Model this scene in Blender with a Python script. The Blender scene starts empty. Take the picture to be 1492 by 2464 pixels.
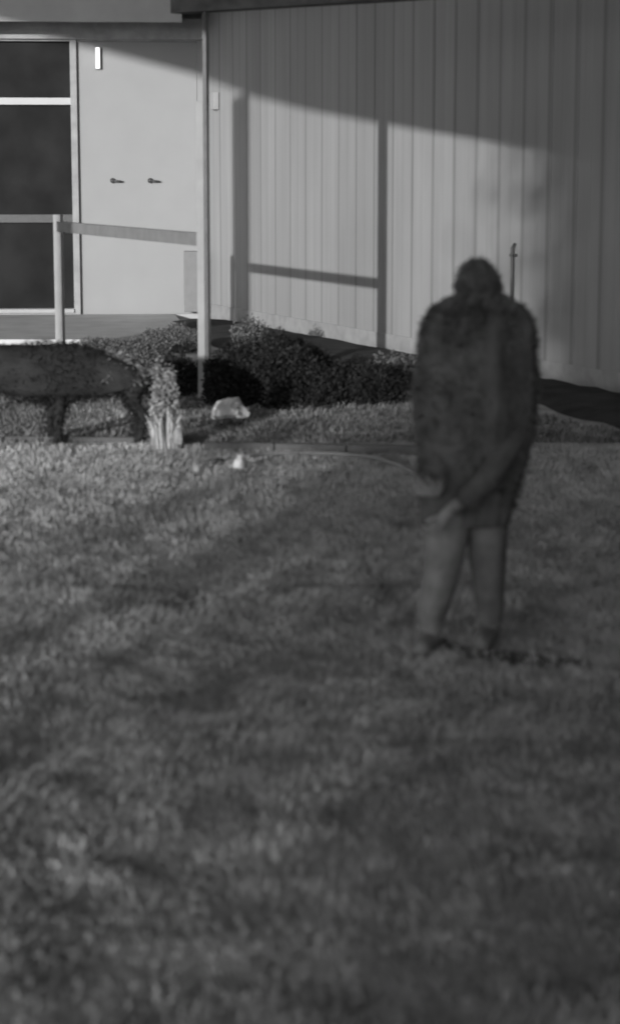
import bpy, bmesh, math, random
import numpy as np
from mathutils import Vector, Matrix, noise as mnoise
C = bpy.context.scene.collection
S = bpy.context.scene
R = math.radians
random.seed(7); rng = np.random.default_rng(7)

# ---------------------------------------------------------------- camera, sky, sun, exposure
F, CX, CY, HZ, CAMH = 5000.0, 746.0, 1232.0, 410.0, 1.6      # focal length, centre and horizon in photo units (1492 wide)
PITCH = math.atan((CY-HZ)/F)
cd = bpy.data.cameras.new('camera'); cam = bpy.data.objects.new('camera', cd); C.objects.link(cam)
cam.location = (0, 0, CAMH); cam.rotation_euler = (math.pi/2-PITCH, 0, 0)
cd.sensor_fit = 'HORIZONTAL'; cd.sensor_width = 36; cd.lens = F/1492*36
cd.clip_end = 2000; cd.clip_start = 0.1
cd.dof.use_dof = True; cd.dof.focus_distance = 60; cd.dof.aperture_fstop = 5.2
S.camera = cam
SD = Vector((.3254, .9456, -.123)).normalized()               # direction the light travels
w = bpy.data.worlds.new('World'); S.world = w; w.use_nodes = True
nt = w.node_tree; nt.nodes.clear()
sky = nt.nodes.new('ShaderNodeTexSky'); sky.sky_type = 'NISHITA'; sky.sun_disc = False
sky.sun_elevation = math.asin(-SD.z); sky.sun_rotation = math.atan2(-SD.x, -SD.y)
bw = nt.nodes.new('ShaderNodeRGBToBW'); bg = nt.nodes.new('ShaderNodeBackground'); ou = nt.nodes.new('ShaderNodeOutputWorld')
bg.inputs['Strength'].default_value = 0.108
nt.links.new(sky.outputs[0], bw.inputs[0]); nt.links.new(bw.outputs[0], bg.inputs[0]); nt.links.new(bg.outputs[0], ou.inputs[0])
sl = bpy.data.lights.new('sun', 'SUN'); sl.energy = 2.8; sl.angle = R(0.5)
so = bpy.data.objects.new('sun', sl); C.objects.link(so); so.rotation_euler = SD.to_track_quat('-Z', 'Y').to_euler()
S.view_settings.view_transform = 'Standard'; S.view_settings.look = 'None'
S.view_settings.exposure = 0.5; S.view_settings.gamma = 1

# ---------------------------------------------------------------- helpers
def ray(px, py):
    v = Vector(((px-CX)/F, 1.0, -(py-CY)/F))
    return Matrix.Rotation(-PITCH, 3, 'X') @ v
def G(px, py, z=0.0):                                         # photo point on a level plane
    v = ray(px, py); t = (z-CAMH)/v.z; return Vector((v.x*t, v.y*t, z))
def D(px, py, Y):                                             # photo point at a depth
    v = ray(px, py); t = Y/v.y; return Vector((v.x*t, Y, CAMH+v.z*t))
def tag(o, label=None, cat=None, group=None, kind=None):
    for k, v in (('label', label), ('category', cat), ('group', group), ('kind', kind)):
        if v: o[k] = v
    return o
def empty(name, loc, rz=0, label=None, cat=None, group=None):
    o = bpy.data.objects.new(name, None); C.objects.link(o); o.location = loc; o.rotation_euler = (0, 0, rz)
    o.empty_display_size = .1
    return tag(o, label, cat, group)
def mesh_obj(name, bm, mat, parent=None, smooth=False):
    me = bpy.data.meshes.new(name); bm.to_mesh(me); bm.free()
    if smooth:
        for p in me.polygons: p.use_smooth = True
    if mat: me.materials.append(mat)
    o = bpy.data.objects.new(name, me); C.objects.link(o)
    if parent: o.parent = parent
    return o
def box(bm, lo, hi, M=None, bev=0.0):
    r = bmesh.ops.create_cube(bm, size=1)['verts']
    lo, hi = Vector(lo), Vector(hi); c = (lo+hi)/2; s = hi-lo
    for v in r: v.co = Vector((v.co.x*s.x, v.co.y*s.y, v.co.z*s.z))+c
    if bev:
        es = list({e for v in r for e in v.link_edges})
        r2 = bmesh.ops.bevel(bm, geom=es, offset=bev, segments=2, affect='EDGES', profile=.6)
        r = list({v for f in r2['faces'] for v in f.verts} | {v for v in r if v.is_valid})
    if M is not None:
        for v in r: v.co = M @ v.co
    return r
def boxo(name, lo, hi, mat, parent=None, M=None, bev=.004):
    bm = bmesh.new(); box(bm, lo, hi, M, bev); return mesh_obj(name, bm, mat, parent)
def tube(bm, pts, rad, seg=8):
    pts = [Vector(p) for p in pts]; rings = []
    for i, p in enumerate(pts):
        d = (pts[min(i+1, len(pts)-1)]-pts[max(i-1, 0)]).normalized()
        a = d.orthogonal().normalized(); b = d.cross(a)
        if rings:                                             # keep rings aligned
            a = (pa-d*pa.dot(d)).normalized(); b = d.cross(a)
        pa = a
        r = rad[i] if isinstance(rad, (list, tuple)) else rad
        rings.append([bm.verts.new(p+(a*math.cos(t)+b*math.sin(t))*r) for t in [k*2*math.pi/seg for k in range(seg)]])
    for q, s_ in zip(rings, rings[1:]):
        for k in range(seg): bm.faces.new((q[k], q[(k+1) % seg], s_[(k+1) % seg], s_[k]))
    bm.faces.new(rings[0][::-1]); bm.faces.new(rings[-1])
def mat(name, c, var=.15, scale=6., rough=.8, bump=.3, bscale=40., detail=6, spec=.2, stretch=(1, 1, 1), emit=None, gl=None, subs=None):
    m = bpy.data.materials.new(name); m.use_nodes = True; n = m.node_tree.nodes; L = m.node_tree.links
    p = n['Principled BSDF']; p.inputs['Roughness'].default_value = rough; p.inputs['Specular IOR Level'].default_value = spec
    tc = n.new('ShaderNodeTexCoord'); mp = n.new('ShaderNodeMapping'); mp.inputs['Scale'].default_value = stretch
    L.new(tc.outputs['Object'], mp.inputs[0])
    a = n.new('ShaderNodeTexNoise'); a.inputs['Scale'].default_value = scale; a.inputs['Detail'].default_value = detail
    L.new(mp.outputs[0], a.inputs['Vector'])
    r = n.new('ShaderNodeMapRange'); r.inputs[1].default_value = .3; r.inputs[2].default_value = .7
    r.inputs[3].default_value = c*(1-var); r.inputs[4].default_value = c*(1+var)
    L.new(a.outputs[0], r.inputs[0]); L.new(r.outputs[0], p.inputs['Base Color'])
    b = n.new('ShaderNodeTexNoise'); b.inputs['Scale'].default_value = bscale; b.inputs['Detail'].default_value = 4
    L.new(mp.outputs[0], b.inputs['Vector'])
    bp = n.new('ShaderNodeBump'); bp.inputs['Strength'].default_value = bump; bp.inputs['Distance'].default_value = .01
    L.new(b.outputs[0], bp.inputs['Height']); L.new(bp.outputs[0], p.inputs['Normal'])
    if emit:
        p.inputs['Emission Color'].default_value = (1, 1, 1, 1); p.inputs['Emission Strength'].default_value = emit
    return m
M = dict(
 ribbed=mat('ribbed_siding', .28, .06, 2.2, .6, .1, 30, stretch=(1, 1, .25)),
 door=mat('door_paint', .29, .03, 3, .55, .06, 30),
 frame=mat('frame_paint', .30, .15, 8, .6, .1),
 trim=mat('white_trim', .36, .05, 8, .5, .1),
 bar=mat('white_bar', .48, .03, 8, .45, .05),
 fascia=mat('fascia_paint', .34, .06, 4, .6, .1),
 dark=mat('dark_timber', .32, .2, 6, .75, .3),
 glass=mat('dark_glass', .012, .5, 2.5, .6, .02, 10, spec=.12),
 post=mat('post_paint', .3, .08, 8, .55, .15),
 postd=mat('rail_paint', .22, .12, 8, .6, .15),
 metal=mat('dark_metal', .05, .2, 10, .4, .1, spec=.5),
 conc=mat('pale_concrete', .5, .14, 3, .9, .4, 30),
 soil=mat('dark_soil', .045, .4, 5, .95, 1, 60),
 ground=mat('ground_turf', .42, .35, 6, .95, 1, 45, 8),
 rgrass=mat('rough_grass_blades', .18, .4, 1.8, .7, .2, 60, 6),
 grass=mat('grass_blades', .47, .3, 5.5, .7, .2, 60, 6),
 edging=mat('edging_timber', .10, .3, 9, .9, .6, 40, stretch=(.3, 1, 1)),
 foot_shade=mat('foot_shade_tone', .11, .4, 9, .95, .8, 60),  # dark tone standing in for the shadow beside the boots
 leafd=mat('dark_leaves', .022, .4, 9, .7, .3),
 leafm=mat('grey_leaves', .125, .3, 9, .7, .3),
 leafg=mat('mid_grey_leaves', .27, .4, 9, .7, .3),
 leafp=mat('pale_leaves', .5, .25, 14, .6, .3),
 bark=mat('bark', .09, .3, 12, .9, .8),
 bright=mat('bright_stone', .62, .2, 14, .85, .5),
 stone=mat('pale_stone', .4, .5, 22, .85, .6),
 coat=mat('dark_coat', .115, .25, 14, .95, .6, 50),
 trous=mat('dark_trousers', .18, .25, 14, .9, .5, 60),
 fleece=mat('coat_fleece', .13, .3, 14, .95, .3),
 trousp=mat('paler_trousers', .24, .25, 14, .9, .5, 60),  # lighter tone for one of the two trouser legs
 skin=mat('pale_skin', .30, .08, 20, .55, .2, 90),
 boot=mat('worn_boots', .2, .3, 20, .6, .4),
 fur=mat('dark_fur', .024, .35, 16, .85, .9, 70, stretch=(.4, 1, 1)),
 furp=mat('grey_fur', .17, .4, 16, .85, .5, 70),
 lamp=mat('lamp_tube', .9, .02, 5, .4, .0, emit=.9),
 roof=mat('roof_sheet', .2, .2, 3, .7, .3),
 petal=mat('white_petals', .75, .1, 20, .6, .2),
 plastic=mat('grey_plastic', .2, .06, 10, .5, .1),
)
def vnoise(x, y, s, seed=0):                                  # smooth value noise
    r = np.random.default_rng(seed).random((256, 256)); x = np.asarray(x)*s+100; y = np.asarray(y)*s+100
    xi = np.floor(x).astype(int); yi = np.floor(y).astype(int); fx = x-xi; fy = y-yi
    fx = fx*fx*(3-2*fx); fy = fy*fy*(3-2*fy)
    g = lambda a, b: r[a % 256, b % 256]
    return (g(xi, yi)*(1-fx)+g(xi+1, yi)*fx)*(1-fy)+(g(xi, yi+1)*(1-fx)+g(xi+1, yi+1)*fx)*fy
def np_mesh(name, verts, faces_idx, nper, mt, parent=None, smooth=False):
    me = bpy.data.meshes.new(name); nf = len(faces_idx)//nper
    me.vertices.add(len(verts)); me.vertices.foreach_set('co', np.asarray(verts, dtype=np.float32).ravel())
    me.loops.add(len(faces_idx)); me.loops.foreach_set('vertex_index', np.asarray(faces_idx, dtype=np.int32))
    me.polygons.add(nf); me.polygons.foreach_set('loop_start', np.arange(nf, dtype=np.int32)*nper)
    me.polygons.foreach_set('loop_total', np.full(nf, nper, dtype=np.int32))
    me.update(calc_edges=True); me.validate()
    if smooth: me.polygons.foreach_set('use_smooth', np.ones(nf, dtype=bool))
    me.materials.append(mt)
    o = bpy.data.objects.new(name, me); C.objects.link(o)
    if parent: o.parent = parent
    return o

# ---------------------------------------------------------------- ground
def gz(x, y):
    x = np.asarray(x, float); y = np.asarray(y, float)
    h = .014*(vnoise(x, y, .9, 1)-.5)+.012*(vnoise(x, y, 2.6, 2)-.5)+.020*(vnoise(x, y, 6.5, 3)-.5)+.012*(vnoise(x, y, 13, 4)-.5)
    f = np.clip((11.6-y)/1.5, 0, 1)*np.clip((y+2)/2, 0, 1)*np.clip((6-np.abs(x))/2, 0, 1)
    return h*f
xs = np.concatenate([[-300, -80, -30, -15, -9], np.arange(-6, 6.01, .06), [9, 15, 30, 80, 300]])
ys = np.concatenate([[-100, -40, -10], np.arange(-2, 13.6, .06), [15, 18, 22, 30, 50, 120, 400]])
XX, YY = np.meshgrid(xs, ys, indexing='ij'); ZZ = gz(XX, YY)
V = np.stack([XX, YY, ZZ], -1).reshape(-1, 3); ny = len(ys)
I, J = np.meshgrid(np.arange(len(xs)-1), np.arange(ny-1), indexing='ij')
a = (I*ny+J).ravel(); fi = np.stack([a, a+ny, a+ny+1, a+1], -1).ravel()
tag(np_mesh('ground', V, fi, 4, M['ground'], smooth=True), kind='structure')

def blades(n, x, y, length, width, mt, name, lab, cat, dens=None, z0=None):
    if dens is not None:
        k = rng.random(len(x)) < dens(x, y); x, y = x[k], y[k]
    n = len(x); z = gz(x, y) if z0 is None else np.full(n, z0)
    L = length*(.4+.6*rng.random(n))*(.35+.7*vnoise(x, y, 4.1, 5)+.7*vnoise(x, y, 12, 6)); az = rng.random(n)*6.283
    lean = .3+1.0*rng.random(n)
    # matted direction drifts in patches
    az = np.where(rng.random(n) < .6, 6.283*vnoise(x, y, 1.7, 9)*1.3, az)
    dx, dy = np.cos(az), np.sin(az); wd = width*(.6+.8*rng.random(n))/2; th = rng.random(n)*3.1416
    px, py = np.cos(th)*wd, np.sin(th)*wd
    b0 = np.stack([x-px, y-py, z-.004], -1); b1 = np.stack([x+px, y+py, z-.004], -1)
    mx, my, mz = x+dx*L*lean*.35, y+dy*L*lean*.35, z+L*.6/(1+.3*lean)
    m0 = np.stack([mx-px*.8, my-py*.8, mz], -1); m1 = np.stack([mx+px*.8, my+py*.8, mz], -1)
    tz = z+L/(1+.9*lean); tx, ty = x+dx*L*lean*.8, y+dy*L*lean*.8
    t0 = np.stack([tx-px*.15, ty-py*.15, tz], -1); t1 = np.stack([tx+px*.15, ty+py*.15, tz], -1)
    V = np.stack([b0, b1, m1, m0, t1, t0], 1).reshape(-1, 3); o = np.arange(n)[:, None]*6
    fi = (o+np.array([[0, 1, 2, 3, 3, 2, 4, 5]])).ravel()
    ob = np_mesh(name, V, fi, 4, mt)
    if lab or cat: tag(ob, lab, cat)
    ob['kind'] = 'stuff'
    return ob
def lawn_pts(n, y0, y1):
    y = y0+(y1-y0)*rng.random(n)**.9; hw = .19*y+.7
    return (rng.random(n)*2-1)*hw+.05, y
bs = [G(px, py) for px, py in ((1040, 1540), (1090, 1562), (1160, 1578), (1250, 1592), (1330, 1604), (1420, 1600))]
def near_strip(x, y):
    d = np.full(np.shape(x), 9.)
    for a_, b_ in zip(bs, bs[1:]):
        vx, vy = b_.x-a_.x, b_.y-a_.y; t = np.clip(((x-a_.x)*vx+(y-a_.y)*vy)/(vx*vx+vy*vy), 0, 1)
        d = np.minimum(d, np.hypot(x-a_.x-vx*t, y-a_.y-vy*t))
    return d
dn = lambda x, y: np.clip(-.15+1.9*(vnoise(x, y, 3.2, 21)*.4+vnoise(x, y, 9., 22)*.6), .08, 1)
dn0 = dn
dnb = lambda x, y: dn0(x, y)*np.clip((near_strip(x, y)-.05)/.09, .35, 1)
x1, y1 = lawn_pts(220000, 3.0, 8.0); x2, y2 = lawn_pts(170000, 7.6, 12.1)
xa, ya = np.concatenate([x1, x2]), np.concatenate([y1, y2])
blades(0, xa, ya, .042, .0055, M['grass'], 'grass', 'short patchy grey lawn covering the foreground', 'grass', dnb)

bm = bmesh.new(); pr_ = None  # shadow beside the figure's feet, laid as a dark strip on the lawn
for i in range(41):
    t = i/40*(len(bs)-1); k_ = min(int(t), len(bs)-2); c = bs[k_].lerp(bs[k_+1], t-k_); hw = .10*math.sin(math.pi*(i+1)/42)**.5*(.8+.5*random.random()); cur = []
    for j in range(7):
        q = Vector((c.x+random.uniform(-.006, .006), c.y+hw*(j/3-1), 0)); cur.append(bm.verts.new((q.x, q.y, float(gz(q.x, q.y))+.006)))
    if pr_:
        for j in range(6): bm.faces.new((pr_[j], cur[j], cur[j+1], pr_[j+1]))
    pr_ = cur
tag(mesh_obj('foot_shade_strip', bm, M['foot_shade'], None, True), kind='structure')

# ---------------------------------------------------------------- building: two walls meeting in a corner
A = G(1290, 912); B = G(1492, 950)
wd = (B-A).normalized(); wn = Vector((wd.y, -wd.x, 0))        # normal towards the camera
if wn.dot(Vector((0, -1, 0))) < 0: wn = -wn
def on_wall(px):                                              # base point of the ribbed wall at a photo column
    v = ray(px, 900); v.z = 0                                  # column direction (close enough off axis)
    # solve A + s*wd = t*v
    det = wd.x*(-v.y)-(-v.x)*wd.y
    s = ((-A.x)*(-v.y)-(-v.x)*(-A.y))/det
    return A+wd*s, s
corner, s0 = on_wall(505)
print('corner', corner, 'A', A, 'B', B, 'len', s0)
bld = empty('building', corner, 0, 'pale ribbed metal building with white door and dark windows behind the yard', 'building')
WH = 3.35
Mw = Matrix.Translation((0, 0, 0)) @ Matrix(((wd.x, -wn.x, 0, 0), (wd.y, -wn.y, 0, 0), (0, 0, 1, 0), (0, 0, 0, 1)))  # local x along wall, y into wall
# ribbed wall profile
bm = bmesh.new(); prof = []; s = 0; Lw = 16.0; k = 0
while s < Lw:
    pr = random.uniform(.022, .042); prof += [(s, -.012), (s+.17, -.006), (s+.171, .012), (s+.176, .012), (s+.177, -.009), (s+.370, -.004), (s+.371, .026), (s+.371+pr*.6, .026), (s+.372+pr*.6, -.012)]
    s += .401
prof = [(s_, y_) for s_, y_ in prof]
zs = [.16, WH]
vs = [[bm.verts.new(Mw @ Vector((s_, y_, z))) for z in zs] for s_, y_ in prof]
for p_, q_ in zip(vs, vs[1:]): bm.faces.new((p_[0], q_[0], q_[1], p_[1]))
mr = M['ribbed']; n_ = mr.node_tree.nodes; L_ = mr.node_tree.links; pb = n_['Principled BSDF']; src = pb.inputs['Base Color'].links[0].from_socket
def nd(t, **kw):
    q = n_.new(t)
    for k_, v_ in kw.items(): setattr(q, k_, v_)
    return q
tc_ = nd('ShaderNodeTexCoord'); dt = nd('ShaderNodeVectorMath', operation='DOT_PRODUCT'); dt.inputs[1].default_value = wd; L_.new(tc_.outputs['Object'], dt.inputs[0])
def math_(op, a_, b_=None, c_=None):
    q = nd('ShaderNodeMath', operation=op)
    for i_, v_ in enumerate((a_, b_, c_)):
        if v_ is None: continue
        if hasattr(v_, 'links') or hasattr(v_, 'is_linked'): L_.new(v_, q.inputs[i_])
        else: q.inputs[i_].default_value = v_
    return q.outputs[0]
pan = math_('DIVIDE', dt.outputs['Value'], .3975); fr_ = math_('FRACT', math_('ADD', pan, .5)); ed = math_('ABSOLUTE', math_('SUBTRACT', fr_, .5))
cell = math_('FLOOR', pan); wn_ = nd('ShaderNodeTexWhiteNoise', noise_dimensions='1D'); L_.new(math_('ADD', cell, .37), wn_.inputs['W'])
mrg = nd('ShaderNodeMapRange', interpolation_type='SMOOTHSTEP'); L_.new(ed, mrg.inputs[0]); mrg.inputs[1].default_value = .02; mrg.inputs[2].default_value = .10; mrg.inputs[3].default_value = .74; mrg.inputs[4].default_value = 1.0
fr2 = math_('FRACT', pan); ed2 = math_('ABSOLUTE', math_('SUBTRACT', fr2, .5)); mr2 = nd('ShaderNodeMapRange', interpolation_type='SMOOTHSTEP'); L_.new(ed2, mr2.inputs[0]); mr2.inputs[1].default_value = .01; mr2.inputs[2].default_value = .07; mr2.inputs[3].default_value = .95; mr2.inputs[4].default_value = 1.0
ns = nd('ShaderNodeTexNoise'); mp_ = nd('ShaderNodeMapping'); mp_.inputs['Scale'].default_value = (9, 9, .35); L_.new(tc_.outputs['Object'], mp_.inputs[0]); L_.new(mp_.outputs[0], ns.inputs['Vector']); ns.inputs['Scale'].default_value = 1.0; ns.inputs['Detail'].default_value = 5
tone = math_('MULTIPLY_ADD', wn_.outputs['Value'], .13, .95); streak = math_('MULTIPLY_ADD', ns.outputs[0], .35, .84)
fac = math_('MULTIPLY', math_('MULTIPLY', mrg.outputs[0], mr2.outputs[0]), math_('MULTIPLY', tone, streak))
L_.new(math_('MULTIPLY', src, fac), pb.inputs['Base Color'])
mesh_obj('ribbed_wall', bm, M['ribbed'], bld)
boxo('wall_core', (0, .03, 0), (Lw, .25, WH), M['frame'], bld, Mw, 0)
boxo('skirting', (0.02, -.02, 0), (Lw, .028, .16), M['frame'], bld, Mw)
# front wall: local x runs left from the corner
rot = R(4)
lf = Vector((-math.cos(rot), -math.sin(rot), 0)); nn = Vector((math.sin(rot), -math.cos(rot), 0))
Mf = Matrix(((lf.x, -nn.x, 0, 0), (lf.y, -nn.y, 0, 0), (0, 0, 1, 0), (0, 0, 0, 1)))
def fx(px): # distance along the front wall for a photo column
    v = ray(px, 600); # corner + s*lf = t*v
    det = lf.x*(-v.y)+v.x*lf.y
    return ((-corner.x)*(-v.y)+v.x*(-corner.y))/det
def fz(py, px=300):
    p = corner+lf*fx(px); return D(px, py, p.y).z
d0, d1 = fx(478), fx(192); ztop = fz(98, 330)
print('door', d0, d1, ztop, 'scale')
wz = WH
boxo('front_wall', (d1+.06, 0, 0), (8, .25, fz(742, 60)), M['trim'], bld, Mf, 0)
boxo('corner_panel', (-.02, 0, 0), (d0, .25, wz), M['door'], bld, Mf, 0)
boxo('wall_over_door', (d0, 0, ztop+.002), (8, .25, wz), M['dark'], bld, Mf, 0)
dr = boxo('door', (d0+.004, .03, fz(778, 400)-.03), (d1-.004, .09, ztop), M['door'], bld, Mf, .003)
boxo('door_frame', (d1, -.03, 0), (d1+.07, .2, ztop+.02), M['frame'], bld, Mf)
boxo('door_threshold', (d0, -.04, 0), (d1, .2, fz(778, 400)-.035), M['frame'], bld, Mf)
for hx in (278, 368):
    bm = bmesh.new(); c = Vector((fx(hx), .0, fz(434, hx)))
    vsn = bmesh.ops.create_uvsphere(bm, u_segments=12, v_segments=8, radius=.028)['verts']
    for v in vsn: v.co = Mf @ (v.co+c+Vector((.02, -.0, .004)))
    tube(bm, [Mf @ (c+Vector((.02, .03, .004))), Mf @ (c+Vector((.02, -.02, .004)))], .014)
    tube(bm, [Mf @ (c+Vector((.02, -.02, .004))), Mf @ (c+Vector((-.03, -.03, -.004))), Mf @ (c+Vector((-.08, -.02, -.006)))], [.014, .013, .010])
    mesh_obj('door_handle', bm, M['metal'], dr, True)
# lamp tube above the door
lx, lz0, lz1 = fx(243), fz(163, 243), fz(113, 243)
lt = empty('wall_lamp', (corner.x+lf.x*lx, corner.y+lf.y*lx, lz0), 0, 'small white tube lamp glowing on the upper left of the white door', 'lamp')
def rel(p): return p
bm = bmesh.new(); Ml = Mf.copy()
box(bm, (-.03, -.012, -.01), (.03, .028, lz1-lz0+.01), Ml, .004); mesh_obj('lamp_bracket', bm, M['frame'], lt)
bm = bmesh.new(); tube(bm, [Ml @ Vector((0, -.032, 0)), Ml @ Vector((0, -.032, lz1-lz0))], .0225, 12); mesh_obj('lamp_tube', bm, M['lamp'], lt, True)
# windows left of the door
wzs = fz(742, 60)
def window(x0, x1):
    wf = boxo('window', (x0, .10, wzs), (x1, .13, ztop+.02), M['glass'], bld, Mf, 0)
    bm = bmesh.new(); box(bm, (x0, .02, fz(250, 60)), (x1, .098, fz(233, 60)), Mf, .003); mesh_obj('window_bar', bm, M['bar'], wf)
    bm = bmesh.new(); box(bm, (x0, .05, fz(535, 60)), (x1, .098, fz(515, 60)), Mf, .003); mesh_obj('window_rail', bm, M['metal'], wf)
    bm = bmesh.new(); box(bm, (x1, .0, wzs), (x1+.06, .2, ztop+.02), Mf, .003); mesh_obj('window_frame', bm, M['frame'], wf)
    bm = bmesh.new(); box(bm, (x0, -.06, wzs-.045), (x1+.06, .12, wzs-.002), Mf, .004); mesh_obj('window_sill', bm, M['trim'], wf)
window(d1+.07, d1+1.75); window(d1+1.83, d1+3.6)
# fascia and dark beam above the door and windows
ff = fx(442)
boxo('fascia', (ff, -.75, D(300, 52, corner.y-.75).z), (8, -.70, WH+.35), M['fascia'], bld, Mf, .004)
boxo('soffit', (ff, -.698, fz(80, 200)+.12), (8, -.004, fz(80, 200)+.16), M['dark'], bld, Mf, 0)
boxo('eave_beam', (-.02, -.08, ztop+.02), (8, -.003, ztop+.24), M['dark'], bld, Mf, .004)
boxo('roof', (-1.5, -.697, WH+.05), (8, 6, WH+.34), M['roof'], bld, Mf, 0)
bm = bmesh.new(); box(bm, (-.2, -.45, WH+.01), (Lw, 4, WH+.2), Mw); mesh_obj('roof', bm, M['edging'], bld)
# small box on the ribbed wall beside the corner
def wall_pt(px, py):
    p, s = on_wall(px); return s-s0, D(px, py, p.y).z
ws, wz0 = wall_pt(530, 262); _, wz1 = wall_pt(530, 220)
jb = boxo('junction_box', (ws-.055, -.07, wz0), (ws+.055, -.014, wz1), M['fascia'], None, Matrix.Translation(corner) @ Mw, .006)
tag(jb, 'small white box fixed high on the ribbed wall beside the corner', 'junction box')
ws, wz0 = wall_pt(1240, 585)
pp = empty('wall_pipe', corner+wd*ws, 0, 'thin dark pipe on the ribbed wall to the right of the figure', 'pipe')
bm = bmesh.new(); tube(bm, [Vector((0, 0, 0))+wn*.045, Vector((0, 0, wz0-.03))+wn*.045, Vector((0, 0, wz0))+wn*.02], .012); mesh_obj('pipe', bm, M['metal'], pp, True)
for zz in (.3, wz0-.1):
    bm = bmesh.new(); box(bm, (-.02, -.06, zz), (.02, -.001, zz+.02), Mw, .002); mesh_obj('clamp', bm, M['metal'], pp)
gx = fx(464)
gb = boxo('utility_cabinet', (fx(484), -.22, 0.08), (fx(442), -.04, fz(602, 464)), M['plastic'], None, Matrix.Translation(corner) @ Mf, .008)
tag(gb, 'narrow grey cabinet against the wall just right of the white door', 'cabinet')
gd = boxo('cabinet_door', (fx(484)+.012, -.228, .12), (fx(442)-.012, -.2205, fz(602, 464)-.04), M['plastic'], gb, Matrix.Translation(corner) @ Mf, .002)

# ---------------------------------------------------------------- railing: two posts and a handrail
P1 = G(490, 960); P0 = G(146, 853)
rail = empty('railing', P1, 0, 'grey railing with a tall post and a short post before the white door', 'railing')
rd = (P0-P1); Lr = rd.length; rdn = rd.normalized(); rn = Vector((rdn.y, -rdn.x, 0))
if rn.dot(Vector((0, -1, 0))) < 0: rn = -rn
Mr = Matrix(((rdn.x, rn.x, 0, 0), (rdn.y, rn.y, 0, 0), (0, 0, 1, 0), (0, 0, 0, 1)))
p1t = D(490, 28, P1.y).z; hr = D(490, 572, P1.y).z; p0t = D(140, 515, P0.y).z; hr0 = D(150, 541, P0.y).z
print('P1', P1, 'P0', P0, 'rail', hr, hr0, 'tops', p1t, p0t)
pw = .031
sq = Matrix.Rotation(R(-14), 4, 'Z')
boxo('post', (-.034, -.07, -.05), (.016, .07, D(490, 242, P1.y).z), M['post'], rail, None, .004)
boxo('post_board', (.0165, -.09, -.05), (.044, .24, p1t), M['metal'], rail, None, .003)
boxo('post_foot', (-.08, -.12, 0), (.09, .27, .012), M['metal'], rail, sq, .002)
boxo('post', (-pw*1.1, -pw*1.1, -.05), (pw*1.1, pw*1.1, p0t), M['post'], rail, Matrix.Translation(P0-P1) @ sq, .004)
bm = bmesh.new()
rr = box(bm, (.05, -.03, -.045), (Lr-.05, .03, .045), None, .006)
for v in bm.verts:
    t = v.co.x/Lr; v.co.z += hr-.01+(hr0-hr)*t
    v.co = Mr @ v.co
mesh_obj('handrail', bm, M['postd'], rail)
# beam over the tall post, running towards the camera and to the right
Bz = p1t; bdir = (G(1500, 400)-P1); 
e2 = D(860, -5, P1.y-.8); bd = Vector((e2.x-P1.x, -.8, 0)).normalized(); bn = Vector((-bd.y, bd.x, 0))
Mb = Matrix.Translation(P1) @ Matrix(((bd.x, bn.x, 0, 0), (bd.y, bn.y, 0, 0), (0, 0, 1, 0), (0, 0, 0, 1)))
be = boxo('canopy_beam', (-.22, -.06, Bz+.002), (3.2, .08, Bz+.2), M['edging'], None, Mb, .004)
tag(be, 'dark timber beam resting on top of the tall post', 'beam')

# ---------------------------------------------------------------- ground features near the building
def sheet(name, pts, z, mt, th=0.0):
    bm = bmesh.new(); vs_ = [bm.verts.new((p[0], p[1], z)) for p in pts]; f = bm.faces.new(vs_)
    if f.normal.z < 0: f.normal_flip()
    if th:
        r = bmesh.ops.extrude_face_region(bm, geom=[f]); 
        for v in r['geom']:
            if isinstance(v, bmesh.types.BMVert): v.co.z -= th
    return tag(mesh_obj(name, bm, mt), kind='structure')
fl = corner+lf*8; 
sheet('patio', [G(-900, 829)[:2], G(205, 829)[:2], G(300, 858)[:2], G(500, 868)[:2], (corner+wn*.4)[:2], (corner+nn*.06)[:2], (fl+nn*.06)[:2]], .05, M['conc'], .08)
# dark soil bed along the ribbed wall
b0 = corner+wd*1.0; b1_ = corner+wd*14
bm = bmesh.new(); nseg = 60; rows = []
for i in range(nseg+1):
    t = i/nseg; p = b0.lerp(b1_, t); row = []
    wdt = .95+.22*math.sin(t*9)+.12*random.random()
    for j in range(7):
        q = p+wn*(.025+wdt*j/6); row.append(bm.verts.new((q.x, q.y, (.012+.05*math.sin(math.pi*j/6)+.02*random.random()) if j < 6 else .004)))
    rows.append(row)
for r0, r1 in zip(rows, rows[1:]):
    for j in range(6): bm.faces.new((r0[j], r0[j+1], r1[j+1], r1[j]))
bmesh.ops.recalc_face_normals(bm, faces=bm.faces)
tag(mesh_obj('soil_bed', bm, M['soil'], None, True), kind='structure')
# timber edging across the lawn
def edging(px0, px1, py0, py1, h, lab, n=3):
    p, q = G(px0, py0), G(px1, py1); e = empty('lawn_edging', p, 0, lab, 'edging', 'low timber edgings across the lawn'); d = q-p
    dn_ = d.normalized(); nr = Vector((-dn_.y, dn_.x, 0)); Me = Matrix(((dn_.x, nr.x, 0, 0), (dn_.y, nr.y, 0, 0), (0, 0, 1, 0), (0, 0, 0, 1)))
    for i in range(n):
        L0, L1 = d.length*i/n+.004, d.length*(i+1)/n-.004
        t = Me @ Matrix.Translation((0, random.uniform(-.01, .01), random.uniform(-.008, .004)))
        boxo('board', (L0, -.02, -.05), (L1, .025, h), M['edging'], e, t, .008)
edging(490, 1010, 1086, 1096, .055, 'low dark timber edging across the lawn in front of the dark shrub', 3)
edging(-700, 372, 1058, 1066, .035, 'low dark timber edging under the dark dog at the left edge', 3)
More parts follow.
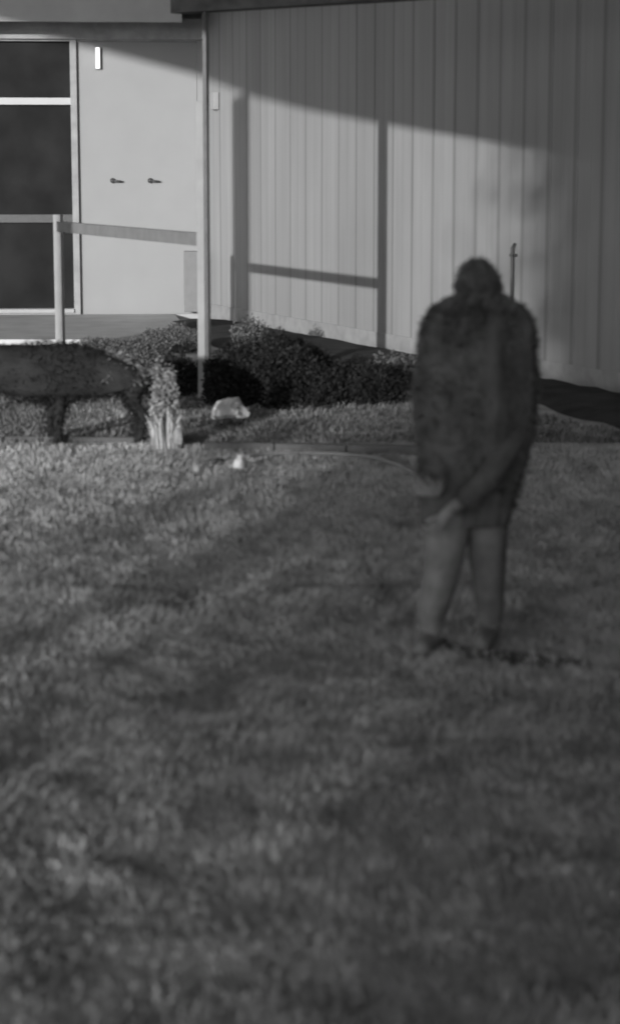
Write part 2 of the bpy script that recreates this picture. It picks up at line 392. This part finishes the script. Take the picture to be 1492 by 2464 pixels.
# taller grass behind the edging
n = 60000; yy = 12.25+6*rng.random(n)**1.4; xx = (rng.random(n)*2-1)*(.2*yy+.6)
inb = lambda x, y: ((x-corner.x)*wn.x+(y-corner.y)*wn.y > 1.15) & ((y < 17.9) | (x > -.3))
k = inb(xx, yy)
blades(0, xx[k], yy[k], .055, .009, M['rgrass'], 'rough_grass', 'rougher grass between the lawn edging and the patio', 'grass', dn, 0.0)

# ---------------------------------------------------------------- leafy things
def leaf_cloud(name, pts, size, mt, parent, up=.3, asp=.5):
    pts = np.asarray(pts); n = len(pts)
    a = rng.normal(size=(n, 3)); a[:, 2] = a[:, 2]*.6+up; a /= np.linalg.norm(a, axis=1)[:, None]
    b = np.cross(a, rng.normal(size=(n, 3))); b /= np.linalg.norm(b, axis=1)[:, None]
    s_ = size*(.6+.8*rng.random(n))[:, None]; c = np.cross(a, b)
    V = np.stack([pts, pts+a*s_*.5+b*s_*asp*.5+c*s_*.06, pts+a*s_, pts+a*s_*.5-b*s_*asp*.5+c*s_*.06], 1).reshape(-1, 3)
    return np_mesh(name, V, np.arange(4*n), 4, mt, parent)
def shrub(name, px, py, wpx, top, lab, cat, mt, n=1500, size=.06, depth=.6, shape=None, group=None, stems=14):
    g = G(px, py); g.z = 0; H = D(px, top, g.y).z; W = wpx/F*g.y/2
    e = empty(name, g, 0, lab, cat, group)
    th = rng.random(n)*6.283; r = rng.random(n)**.4; ph = rng.random(n)**.8
    X = np.cos(th)*r; Y = np.sin(th)*r*depth
    lump = .72+.45*vnoise(X*1.3+5+px, Y*1.3+py, 2.2, 31)
    if shape is not None: lump = lump*np.interp(X, shape[0], shape[1])
    Z = H*ph*lump*np.sqrt(np.clip(1-.45*r*r, 0, 1))*1.05
    leaf_cloud('foliage', np.stack([X*W, Y*W, np.maximum(Z-.5*size, 0)], -1), size, mt, e)
    bm = bmesh.new()
    for i in range(stems):
        a_ = random.random()*6.28; rr_ = random.random()*.7
        tx, ty = math.cos(a_)*rr_*W, math.sin(a_)*rr_*W*depth
        tube(bm, [(tx*.3, ty*.3, -.02), (tx*.7, ty*.7, H*.35), (tx, ty, H*.75*(1-.5*rr_))], [.009, .007, .003], 5)
    mesh_obj('stem', bm, M['bark'], e)
    return e
shrub('shrub', 665, 972, 350, 800, 'large dark shrub mound right of the tall post against the ribbed wall', 'shrub', M['leafd'], 26000, .026, .7, ([-1, -.6, 0, .45, .75, 1], [.8, .88, .97, 1.0, .8, .5]))
shrub('shrub', 850, 968, 250, 868, 'low dark shrub trailing between the large mound and the hooded figure', 'shrub', M['leafd'], 12000, .026, .6)
shrub('shrub', 925, 935, 200, 845, 'low grey-leaved shrub at the foot of the ribbed wall beside the figure', 'shrub', M['leafm'], 5000, .024, .6)
shrub('shrub', 440, 950, 110, 855, 'small dark shrub directly left of the tall post base', 'shrub', M['leafd'], 5000, .024, .7)
shrub('shrub', 290, 893, 250, 808, 'grey loose shrub behind the dog in front of the door sill', 'shrub', M['leafm'], 9000, .022, .6)
shrub('shrub', 415, 860, 170, 782, 'low grey-leaved shrub under the white door right half', 'shrub', M['leafm'], 6000, .022, .6)
shrub('shrub', 600, 850, 90, 755, 'thin grey bush in the corner behind the dark shrub', 'bush', M['leafm'], 1400, .03, .7)
shrub('leafy_plant', 396, 1072, 66, 872, 'tall grey-leaved plant standing between the dog and the tall post', 'plant', M['leafg'], 2200, .022, .8)

def broad_plant(px, py, hpx, wpx, lab, n=11, mt='leafp', name='leafy_plant'):
    g = G(px, py); s_ = g.y/F; e = empty(name, g, 0, lab, 'plant'); H, W = hpx*s_, wpx*s_/2
    bm = bmesh.new()
    for i in range(n):
        a_ = i*2.4+random.random()*.5; el = random.uniform(.35, 1.1); d = Vector((math.cos(a_)*math.cos(el), math.sin(a_)*math.cos(el)*.8, math.sin(el)))
        L_ = min(W/max(.3, math.cos(el)), H/max(.3, math.sin(el)))*random.uniform(.75, 1.05); sd = d.cross(Vector((0, 0, 1))).normalized()
        wl = L_*.26; row = []
        for k_ in range(7):
            t = k_/6; c = d*L_*t+Vector((0, 0, -L_*.35*t*t)); ww = wl*math.sin(math.pi*min(1, .12+t*.88))**.8
            row.append((bm.verts.new(c-sd*ww+Vector((0, 0, ww*.35))), bm.verts.new(c), bm.verts.new(c+sd*ww+Vector((0, 0, ww*.35)))))
        for q0, q1 in zip(row, row[1:]):
            bm.faces.new((q0[0], q0[1], q1[1], q1[0])); bm.faces.new((q0[1], q0[2], q1[2], q1[1]))
    mesh_obj('foliage', bm, M[mt], e, True)
    return e
def stone(px, py, w_, h_, lab, mt='stone', name='stone', group=None, flat=1.0):
    g = G(px, py); g.z = float(gz(g.x, g.y)); s_ = g.y/F; bm = bmesh.new()
    bmesh.ops.create_icosphere(bm, subdivisions=2, radius=1)
    sd = random.random()*50
    for v in bm.verts:
        q = v.co.copy(); f = 1+.45*mnoise.noise(q*1.1+Vector((sd, 0, 0)))+.18*mnoise.noise(q*3+Vector((0, sd, 0)))
        v.co = Vector((q.x*w_*s_/2*f, q.y*w_*s_/2*.8*f, max(-.2, q.z)*h_*s_*.6*f+h_*s_*.35))
    o = mesh_obj(name, bm, M[mt], None); o.location = g; o.rotation_euler = (0, random.uniform(-.3, -.1), random.random()*6)
    return tag(o, lab, 'stone' if name == 'stone' else name, group)
stone(554, 1022, 104, 66, 'large pale stone in front of the tall post beside the dark shrub', 'bright')
broad_plant(598, 1002, 62, 60, 'pale broad-leaved plant leaning over the large pale stone', 9)
broad_plant(412, 1080, 110, 70, 'white variegated leafy plant on the lawn edge beside the dog', 15)
stone(424, 1082, 30, 72, 'upright mottled pale stone inside the variegated plant')
g = G(400, 1080); e = empty('tall_plant', g, 0, 'tall streaky pale plant with narrow upright leaves right behind the dog', 'plant'); s_ = g.y/F
bm = bmesh.new()
for i in range(46):
    a_ = i*2.4; rr_ = 38*s_*math.sqrt((i+.5)/46); bx, by = math.cos(a_)*rr_, math.sin(a_)*rr_*.7; hh = random.uniform(50, 125)*s_
    lx_, ly_ = random.uniform(-.25, .25)*hh, random.uniform(-.25, .1)*hh; wv_ = random.uniform(.006, .013); az_ = random.random()*3.14; sd_ = Vector((math.cos(az_), math.sin(az_), 0)); pr_ = None
    for k_ in range(5):
        t = k_/4; c = Vector((bx+lx_*t*t, by+ly_*t*t, hh*t*(1-.15*t))); ww = wv_*(1-t*.85)
        cur = (bm.verts.new(c-sd_*ww), bm.verts.new(c+sd_*ww))
        if pr_: bm.faces.new((pr_[0], pr_[1], cur[1], cur[0]))
        pr_ = cur
mesh_obj('foliage', bm, M['leafp'], e)
stone(474, 1142, 24, 42, 'narrow grey-white stone on the lawn in front of the tall post')
stone(574, 1136, 40, 44, 'bright white stone on the lawn in front of the timber edging', 'petal')
stone(522, 1120, 60, 20, 'flat grey stone between the narrow stone and the bright stone', 'leafm')
def flower(px, py, lab, r=10):
    g = G(px, py); g.z = float(gz(g.x, g.y)); s_ = g.y/F; e = empty('small_flower', g, 0, lab, 'flower', 'small white flowers in the lawn')
    bm = bmesh.new(); h = .05; tube(bm, [(0, 0, -.01), (.004, 0, h*.6), (0, 0, h)], .0012, 5); mesh_obj('stem', bm, M['leafm'], e)
    bm = bmesh.new(); R_ = r*s_
    for i in range(9):
        a_ = i*.698; d = Vector((math.cos(a_), math.sin(a_), .35)); p = d.cross(Vector((0, 0, 1))).normalized()
        vv = [Vector((0, 0, h)), d*R_*.6+p*R_*.2+Vector((0, 0, h)), d*R_+Vector((0, 0, h)), d*R_*.6-p*R_*.2+Vector((0, 0, h))]
        bm.faces.new([bm.verts.new(v) for v in vv])
    mesh_obj('petals', bm, M['petal'], e)
flower(768, 1310, 'small white flower alone in the middle of the lawn', 9)
flower(778, 1572, 'left flower of the close pair of white flowers in the lawn', 9)
flower(850, 1560, 'right flower of the close pair of white flowers in the lawn', 8)

hp = [G(px, py) for px, py in ((596, 1112), (640, 1104), (720, 1102), (820, 1105), (900, 1114), (960, 1135), (1005, 1160), (1036, 1190), (1030, 1230))]
pts = []
for i in range(len(hp)-1):
    a_, b_, c_, d_ = hp[max(i-1, 0)], hp[i], hp[i+1], hp[min(i+2, len(hp)-1)]
    for k_ in range(5):
        t = k_/5; pts.append(.5*((2*b_)+(c_-a_)*t+(2*a_-5*b_+4*c_-d_)*t*t+(3*b_-a_-3*c_+d_)*t**3))
for p_ in pts: p_.z = float(gz(p_.x, p_.y))+.030
bm = bmesh.new(); tube(bm, pts, .011, 8)
tag(mesh_obj('garden_hose', bm, M['postd'], None, True), 'thin grey hose lying curved across the lawn towards the hooded figure', 'hose')

# ---------------------------------------------------------------- skinned bodies
def skinned(name, verts, edges, radii, mt, parent=None, root=0, sub=2, shift=Vector()):
    me = bpy.data.meshes.new(name); me.from_pydata([tuple(Vector(v)+shift) for v in verts], edges, []); me.materials.append(mt)
    o = bpy.data.objects.new(name, me); C.objects.link(o)
    if parent: o.parent = parent
    m = o.modifiers.new('skin', 'SKIN'); m.use_smooth_shade = True
    for i, r in enumerate(radii):
        sv = me.skin_vertices[0].data[i]; sv.radius = (r, r) if not isinstance(r, tuple) else r; sv.use_root = (i == root)
    s_ = o.modifiers.new('sub', 'SUBSURF'); s_.levels = sub; s_.render_levels = sub
    return o
class Sk:
    def __init__(s): s.v, s.e, s.r = [], [], []
    def add(s, p, r, par=None):
        s.v.append(tuple(p)); s.r.append(r)
        if par is not None: s.e.append((par, len(s.v)-1))
        return len(s.v)-1
    def chain(s, par, items):
        for p, r in items: par = s.add(p, r, par)
        return par

# hooded person: local x right, y away from the camera, z up; standing 1.32 m hunched
pg = G(1118, 1572); pg.z = float(gz(pg.x, pg.y)); sc = F/pg.y
print('person', pg, 'px per m', sc)
per = empty('person', pg, 0, 'hunched person in a dark hooded coat standing on the lawn before the ribbed wall', 'person')
zpy = lambda py: D(1118, py, pg.y).z-pg.z
xp = lambda px: (px-1118)/sc
hipz = zpy(1200); shz = zpy(752)
b = Sk()
pel = b.add((xp(1128), 0, hipz), .055)
sp = b.chain(pel, [((xp(1132), .0, zpy(1050)), .085), ((xp(1138), .0, zpy(900)), .10), ((xp(1140), -.01, shz-.02), .085)])
hd = b.chain(sp, [((xp(1139), -.01, zpy(722)), .038), ((xp(1137), -.015, zpy(692)), .046), ((xp(1137), -.015, zpy(662)), .05), ((xp(1137), -.01, zpy(640)), .026)])
b.add((xp(1100), .045, zpy(684)), .008, hd-1)

def hand(sk, wrist, d, side, curl=.5, r=.0085):               # palm and five fingers along d; side = thumb side
    d = Vector(d).normalized(); side = Vector(side); side = (side-d*side.dot(d)).normalized(); nrm = d.cross(side)
    W = Vector(sk.v[wrist]); q = .78; n0 = len(sk.v); pc = W+d*.032
    palm = sk.add(pc, .016, wrist)
    kn = None
    for i, (o_, L_) in enumerate(((.024, .050), (.008, .058), (-.008, .053), (-.023, .040))):
        k0 = sk.add(W+d*.062+side*o_, .0095, palm)
        sk.chain(k0, [(W+d*(.062+L_*.45)+side*o_*1.15+nrm*curl*.012, .0075), (W+d*(.062+L_*.75)+side*o_*1.15+nrm*curl*.034, .007), (W+d*(.062+L_*.82)+side*o_*1.1+nrm*curl*.052, .0055)])
    sk.chain(palm, [(W+d*.038+side*.034+nrm*.006, .0095), (W+d*.060+side*.046+nrm*.016, .008), (W+d*.078+side*.046+nrm*.026, .006)])
    for i in range(n0, len(sk.v)): sk.v[i] = tuple(W+(Vector(sk.v[i])-W)*q); sk.r[i] *= q
# viewer-left arm: elbow low, hand reaching left and forward
sA = b.add((xp(1060), 0, shz-.045), .048, sp); eA = b.chain(sA, [((xp(1035), .01, zpy(930)), .038), ((xp(1022), .0, zpy(1040)), .032)])
wA = b.chain(eA, [((xp(1050), -.07, zpy(1120)), .026), ((xp(1044), -.10, zpy(1178)), .018)])
hand(b, wA, (-.75, -.25, .25), (0, -.6, .9), .6)
# viewer-right arm: crosses the front, hand hanging below the first
sB = b.add((xp(1220), 0, shz-.045), .048, sp); eB = b.chain(sB, [((xp(1246), .01, zpy(930)), .038), ((xp(1238), -.03, zpy(1040)), .032)])
wB = b.chain(eB, [((xp(1150), -.13, zpy(1150)), .027), ((xp(1062), -.14, zpy(1218)), .019)])
hand(b, wB, (-.45, -.1, -.75), (-.7, -.5, .5), .9)
for s_, hx, kx, fx_, yy_ in ((-1, 1090, 1052, 1034, -.01), (1, 1165, 1178, 1186, .09)):
    h_ = b.add((xp(hx), 0, hipz-.03), .05, pel)
    b.chain(h_, [((xp(kx), yy_-.03, zpy(1400)), .048), ((xp(fx_), yy_+.02, zpy(1480)), .042), ((xp(fx_), yy_+.03, .055), .032), ((xp(fx_)-.03, yy_-.07, .03), .028)])
body = skinned('body', b.v, b.e, b.r, M['skin'], per, 0, 2)

def rings(name, rows, mt, parent, seg=40, rough=.012, close_top=True, seed=0, sub=1, top_in=None):
    bm = bmesh.new(); rs = []
    for (cx, cy, z, rx, ry) in rows:
        ring = []
        for k_ in range(seg):
            a_ = k_*2*math.pi/seg; q = Vector((cx+math.cos(a_)*rx, cy+math.sin(a_)*ry, z))
            nz = mnoise.noise(Vector((math.cos(a_)*2.2, math.sin(a_)*2.2, z*4+seed)))*rough*1.8+mnoise.noise(Vector((math.cos(a_)*6, math.sin(a_)*6, z*2.2+seed)))*rough
            q += Vector((math.cos(a_), math.sin(a_), 0))*nz; ring.append(bm.verts.new(q))
        rs.append(ring)
    for p_, q_ in zip(rs, rs[1:]):
        for k_ in range(seg): bm.faces.new((p_[k_], p_[(k_+1) % seg], q_[(k_+1) % seg], q_[k_]))
    if close_top: bm.faces.new(rs[-1])
    o = mesh_obj(name, bm, mt, parent, True)
    sd = o.modifiers.new('sub', 'SUBSURF'); sd.levels = sub; sd.render_levels = sub
    so_ = o.modifiers.new('cloth', 'SOLIDIFY'); so_.thickness = .006; so_.offset = -1
    return o
def row(py, l, r_, d=.62, cy=0): return (xp((l+r_)/2), cy, zpy(py), (r_-l)/2/sc, (r_-l)/2/sc*d)
coat = rings('coat', [row(1262, 1006, 1232, .62, .01), row(1215, 1008, 1240, .62, .01), row(1110, 1002, 1262, .62), row(1010, 994, 1280, .6), row(930, 990, 1287, .58), row(880, 995, 1284, .58), row(820, 1001, 1280, .56),
   row(785, 1006, 1274, .55), row(762, 1013, 1268, .55), row(745, 1024, 1254, .55, -.01), row(731, 1032, 1245, .6, -.02), row(719, 1052, 1225, .65, -.02), row(709, 1078, 1200, .7, -.02), row(702, 1086, 1190, .75, -.02)], M['coat'], per, 60, .014, False, 3, 2)
# hood: egg shell open toward the far left, pointed crown
hood_rows = [row(716, 1074, 1204, .75, -.01), row(704, 1084, 1194, .85, -.01), row(692, 1092, 1188, .95, -.015), row(678, 1089, 1190, 1.0, -.015), row(662, 1089, 1186, 1.0, -.015), row(645, 1096, 1177, 1.0, -.01), row(632, 1106, 1166, 1.0, -.01), row(624, 1117, 1155, 1.0, -.01), row(620, 1128, 1146, 1.0, -.01)]
hood = rings('hood', hood_rows, M['coat'], per, 36, .008, True, 9, 2)
def fleece(rows, n, size, parent, nm='fleece', mt='coat'):
    rows = np.array(rows); t = rng.random(n)*(len(rows)-1); i_ = t.astype(int); f_ = (t-i_)[:, None]; q = rows[i_]*(1-f_)+rows[i_+1]*f_
    a_ = rng.random(n)*6.283; return leaf_cloud(nm, np.stack([q[:, 0]+np.cos(a_)*q[:, 3]*1.0, q[:, 1]+np.sin(a_)*q[:, 4]*1.0, q[:, 2]-.01], -1), size, M[mt], parent, -.3, .35)
coat_rows = [row(1215, 1014, 1236, .62, .01), row(1110, 1004, 1260, .62), row(1010, 996, 1278, .6), row(930, 992, 1285, .58), row(880, 997, 1282, .58), row(820, 1003, 1278, .56), row(785, 1008, 1272, .55), row(762, 1015, 1266, .55), row(745, 1026, 1252, .55, -.01), row(731, 1034, 1243, .6, -.02), row(719, 1054, 1223, .65, -.02), row(709, 1080, 1198, .7, -.02)]
fleece(coat_rows, 16000, .021, coat, 'fleece', 'fleece'); fleece(hood_rows, 3500, .018, hood, 'fleece', 'fleece')
def sleeve(pts, rad, nm='sleeve'):
    k_ = Sk(); a_ = k_.add(pts[0], rad[0]); k_.chain(a_, list(zip(pts[1:], rad[1:])))
    pa_ = np.array([list(p_) for p_ in pts]); ra_ = np.array(rad); t = rng.random(2600)*(len(pts)-1); i_ = t.astype(int); f_ = (t-i_)[:, None]
    c_ = pa_[i_]*(1-f_)+pa_[i_+1]*f_; o_ = rng.normal(size=(2600, 3)); o_ /= np.linalg.norm(o_, axis=1)[:, None]
    leaf_cloud('sleeve_fleece', c_+o_*(ra_[i_])[:, None]*.93, .015, M['fleece'], per, -.3, .35)
    return skinned(nm, k_.v, k_.e, k_.r, M['coat'], per, 0, 2)
sleeve([(xp(1062), 0, shz-.04), (xp(1036), 0, zpy(930)), (xp(1026), -.02, zpy(1040)), (xp(1046), -.07, zpy(1110)), (xp(1052), -.095, zpy(1150))], [.050, .044, .040, .036, .032])
sleeve([(xp(1218), 0, shz-.04), (xp(1244), 0, zpy(930)), (xp(1236), -.03, zpy(1040)), (xp(1160), -.13, zpy(1142)), (xp(1092), -.15, zpy(1196))], [.060, .054, .048, .044, .036])
for hx, kx, fx_, yy_ in ((1090, 1052, 1034, -.01), (1165, 1178, 1186, .09)):
    k_ = Sk(); a_ = k_.add((xp(hx), 0, hipz+.03), .088)
    k_.chain(a_, [((xp(kx), yy_-.025, zpy(1400)), .062), ((xp(fx_), yy_+.02, zpy(1480)), .052), ((xp(fx_), yy_+.03, .09), .046), ((xp(fx_), yy_+.03, .07), .046)])
    tl_ = skinned('trouser_leg', k_.v, k_.e, k_.r, M['trousp' if hx < 1100 else 'trous'], per, 0, 2)
    if hx < 1100: tl_['label'] = 'paler trouser leg'
    k_ = Sk(); a_ = k_.add((xp(fx_), yy_+.04, .11), .040)
    k_.chain(a_, [((xp(fx_), yy_+.035, .04), .044), ((xp(fx_)-.03, yy_-.05, .034), .040), ((xp(fx_)-.045, yy_-.11, .028), .030)])
    skinned('boot', k_.v, k_.e, k_.r, M['boot'], per, 0, 2)

# ---------------------------------------------------------------- dark dog facing left, head beyond the frame
dg = G(240, 1066); dsc = F/dg.y
dog = None
zd = lambda py: D(240, py-10, dg.y).z
xd = lambda px: (px-240)/dsc
k = Sk()
ch = k.add((xd(120), 0, zd(905)), (.215, .215))
bl = k.chain(ch, [((xd(190), .01, zd(903)), (.185, .185)), ((xd(255), .03, zd(912)), (.145, .145)), ((xd(315), .05, zd(916)), (.115, .115)), ])
tl = k.chain(bl, [((xd(352), .06, zd(918)), .032), ((xd(368), .07, zd(960)), .018), ((xd(372), .07, zd(1000)), .012)])
nk = k.chain(ch, [((xd(48), -.01, zd(905)), (.205, .175)), ((xd(-30), -.03, zd(885)), .135), ((xd(-95), -.05, zd(862)), .085)])
hdd = k.chain(nk, [((xd(-140), -.06, zd(850)), .082), ((xd(-185), -.07, zd(862)), .058), ((xd(-225), -.08, zd(872)), .040), ((xd(-240), -.085, zd(874)), .026)])
for sd_ in (-1, 1):
    k.chain(hdd-3, [((xd(-128), -.055+sd_*.06, zd(818)), .026), ((xd(-124), -.055+sd_*.075, zd(835)), .014)])
for sd_, px_, off in ((-1, 148, -.085), (1, 122, .09)):        # front legs
    k.chain(ch, [((xd(px_-10), off*.8, zd(945)), .062), ((xd(px_+4), off, zd(985)), .040), ((xd(px_-4), off, zd(1022)), .028), ((xd(px_-2), off, .035), .024), ((xd(px_-14), off, .018), .024)])
for sd_, px_, off in ((-1, 342, -.06), (1, 322, .14)):        # hind legs
    k.chain(bl, [((xd(px_-10), off, zd(938)), .068), ((xd(px_-22), off, zd(968)), .042), ((xd(px_+10), off, zd(1010)), .026), ((xd(px_+2), off, zd(1040)), .022), ((xd(px_-2), off, .03), .022), ((xd(px_-16), off, .018), .022)])
dog = skinned('dog', k.v, k.e, k.r, M['fur'], None, 0, 3)
dog.location = dg; tag(dog, 'large dark shaggy dog standing at the left edge of the lawn', 'dog')
va, ra = np.array([list(v) for v in k.v]), np.array([min(q) if isinstance(q, tuple) else q for q in k.r])
Pf = []
for (i0, i1) in k.e:
    nn_ = int(14000*np.linalg.norm(va[i1]-va[i0])*(ra[i0]+ra[i1])*2)+20; t = rng.random(nn_)[:, None]; c_ = va[i0]*(1-t)+va[i1]*t; rr_ = ra[i0]*(1-t)+ra[i1]*t
    o_ = rng.normal(size=(nn_, 3)); o_ /= np.linalg.norm(o_, axis=1)[:, None]; Pf.append(c_+o_*rr_*.93)
Pf = np.concatenate(Pf); Pf = Pf[Pf[:, 2] > .03]
hind = (Pf[:, 0] > xd(255)) & (Pf[:, 2] > zd(925))
leaf_cloud('coat_hair', Pf[~hind], .040, M['fur'], dog, -.5, .16)
hh_ = leaf_cloud('coat_hair', Pf[hind], .045, M['furp'], dog, -.5, .18); hh_['label'] = 'greyer hair over the hindquarters'
tx = bpy.data.textures.new('fur_relief', 'CLOUDS'); tx.noise_scale = .05
dm = dog.modifiers.new('fur', 'DISPLACE'); dm.texture = tx; dm.strength = .012; dm.mid_level = .5; dm.texture_coords = 'LOCAL'

# ---------------------------------------------------------------- unseen blockers added to shade the yard and wall
DY = 14.55
def cast(u, wv, Yc): return Vector((u-.3441*(DY-Yc), Yc, wv+.1301*(DY-Yc)))
cp = empty('sun_blocker_roof', (0, 8, 0), 0, 'unseen roof added overhead to shade the upper wall', 'sun_blocker_roof')  # unseen roof added as a sun blocker; its edge is shaped to the shadow line
edge = []
def uw(p): return (p.x+.3441*(DY-p.y), p.z-.1301*(DY-p.y))
for px_, py_ in ((0, 60), (250, 121), (470, 178)):
    p_ = corner+lf*fx(px_); edge.append(uw(D(px_, py_, p_.y)))
for px_, py_ in ((612, 232), (740, 264), (880, 290), (1050, 318), (1240, 350), (1370, 375), (1460, 395)):
    p_, _s = on_wall(px_); edge.append(uw(D(px_, py_, p_.y)))
edge = [(edge[0][0]-3, edge[0][1]+.9)]+edge+[(edge[-1][0]+3.6, edge[-1][1]-.05)]
print('edge', [(round(a_, 2), round(b_, 2)) for a_, b_ in edge])
bm = bmesh.new(); fr, bk = [], []
for u, wv in edge:
    p = cast(u, wv, 8.0)-Vector((0, 8, 0)); fr.append((bm.verts.new(p), bm.verts.new(p+Vector((0, 0, .30)))))
    q = p+Vector((0, -6, 1.9)); bk.append((bm.verts.new(q), bm.verts.new(q+Vector((0, 0, .30)))))
for i in range(len(edge)-1):
    for ra, rb in ((fr, bk),):
        bm.faces.new((ra[i][0], ra[i+1][0], rb[i+1][0], rb[i][0])); bm.faces.new((ra[i][1], rb[i][1], rb[i+1][1], ra[i+1][1]))
        bm.faces.new((ra[i][0], ra[i][1], ra[i+1][1], ra[i+1][0])); bm.faces.new((rb[i][0], rb[i+1][0], rb[i+1][1], rb[i][1]))
bm.faces.new((fr[0][0], bk[0][0], bk[0][1], fr[0][1])); bm.faces.new((fr[-1][0], fr[-1][1], bk[-1][1], bk[-1][0]))
bmesh.ops.recalc_face_normals(bm, faces=bm.faces); mesh_obj('roof', bm, M['roof'], cp)  # slab of the added unseen sun blocker
for X_, Y_ in ((-5.56, -.12), (4.6, -3.0)):
    boxo('post', (X_-.15, Y_-.12, 0), (X_+.12, Y_+.12, 3.05 if X_ > 0 else 4.2), M['dark'], cp, None, .005)
# leaf cloud on a trunk, added unseen; its density is shaped to thin the low light on the right and in the foreground
TY = -18.0; tb = cast(4.2, 0, TY); tb.z = 0
tr = empty('sun_blocker_tree', tb, 0, 'unseen leafy crown added far behind the camera to thin the sunlight', 'sun_blocker_tree')
N = 140000
u = -1.5+8.5*rng.random(N); wv = -2.2+6.2*rng.random(N)
c0 = 1.75+np.interp(-wv, [-2, 0, .3, .6, .8, 1.0, 1.4, 2], [-.1, 0, .2, .35, .65, 1.15, 2.7, 4.0])
sg = np.where(wv > 0, .32, .32+.75*np.clip(-wv, 0, .5))
dens = 1/(1+np.exp(-(u-c0)/sg))*(.9+.2*vnoise(u, wv, 2.5, 41))
keep = rng.random(N) < dens*.8
u, wv = u[keep], wv[keep]; Yt = TY+(rng.random(len(u))-.5)*5
P = np.stack([u-.3441*(DY-Yt)-tb.x, Yt-tb.y, wv+.1301*(DY-Yt)], -1)
print('leaves', len(P))
leaf_cloud('sun_blocker_crown', P, .15, M['leafd'], tr, 0.0, .6)
bm = bmesh.new(); tube(bm, [(0, 0, -.1), (.05, 0, 1.2), (.0, .05, 2.6), (.1, 0, 5.4)], [.26, .21, .17, .06], 12)
for i in range(9):
    a_ = i*.7; z_ = 2.4+.3*i; tube(bm, [(0.03, 0, z_-.4), (math.cos(a_)*.9, math.sin(a_)*.9, z_+.1), (math.cos(a_)*2.0, math.sin(a_)*1.9, z_+.7)], [.05, .03, .012], 8)
mesh_obj('sun_blocker_trunk', bm, M['bark'], tr, True)

# unseen leaf wall added along the right of the yard, keeping the sky off the right side
hg = empty('sky_blocker_hedge', (3.5, 0, 0), 0, 'unseen leaf wall added along the right side to block sky light', 'sky_blocker_hedge')
n = 34000; hx = rng.random(n)*1.3-.1; hy = -7+18*rng.random(n); hz_ = 6.0*rng.random(n)**.85
hx += .25*(vnoise(hy, hz_, 1.2, 51)-.5)
hx += .12*(hy+7)*0
leaf_cloud('foliage', np.stack([hx, hy, hz_], -1), .17, M['leafd'], hg, .1, .7)
bm = bmesh.new()
for i in range(14):
    y_ = -6.8+i*1.13; tube(bm, [(.5, y_, -.05), (.55, y_+.1, 1.5), (.5, y_, 3.2)], [.06, .045, .015], 6)
mesh_obj('stem', bm, M['bark'], hg)
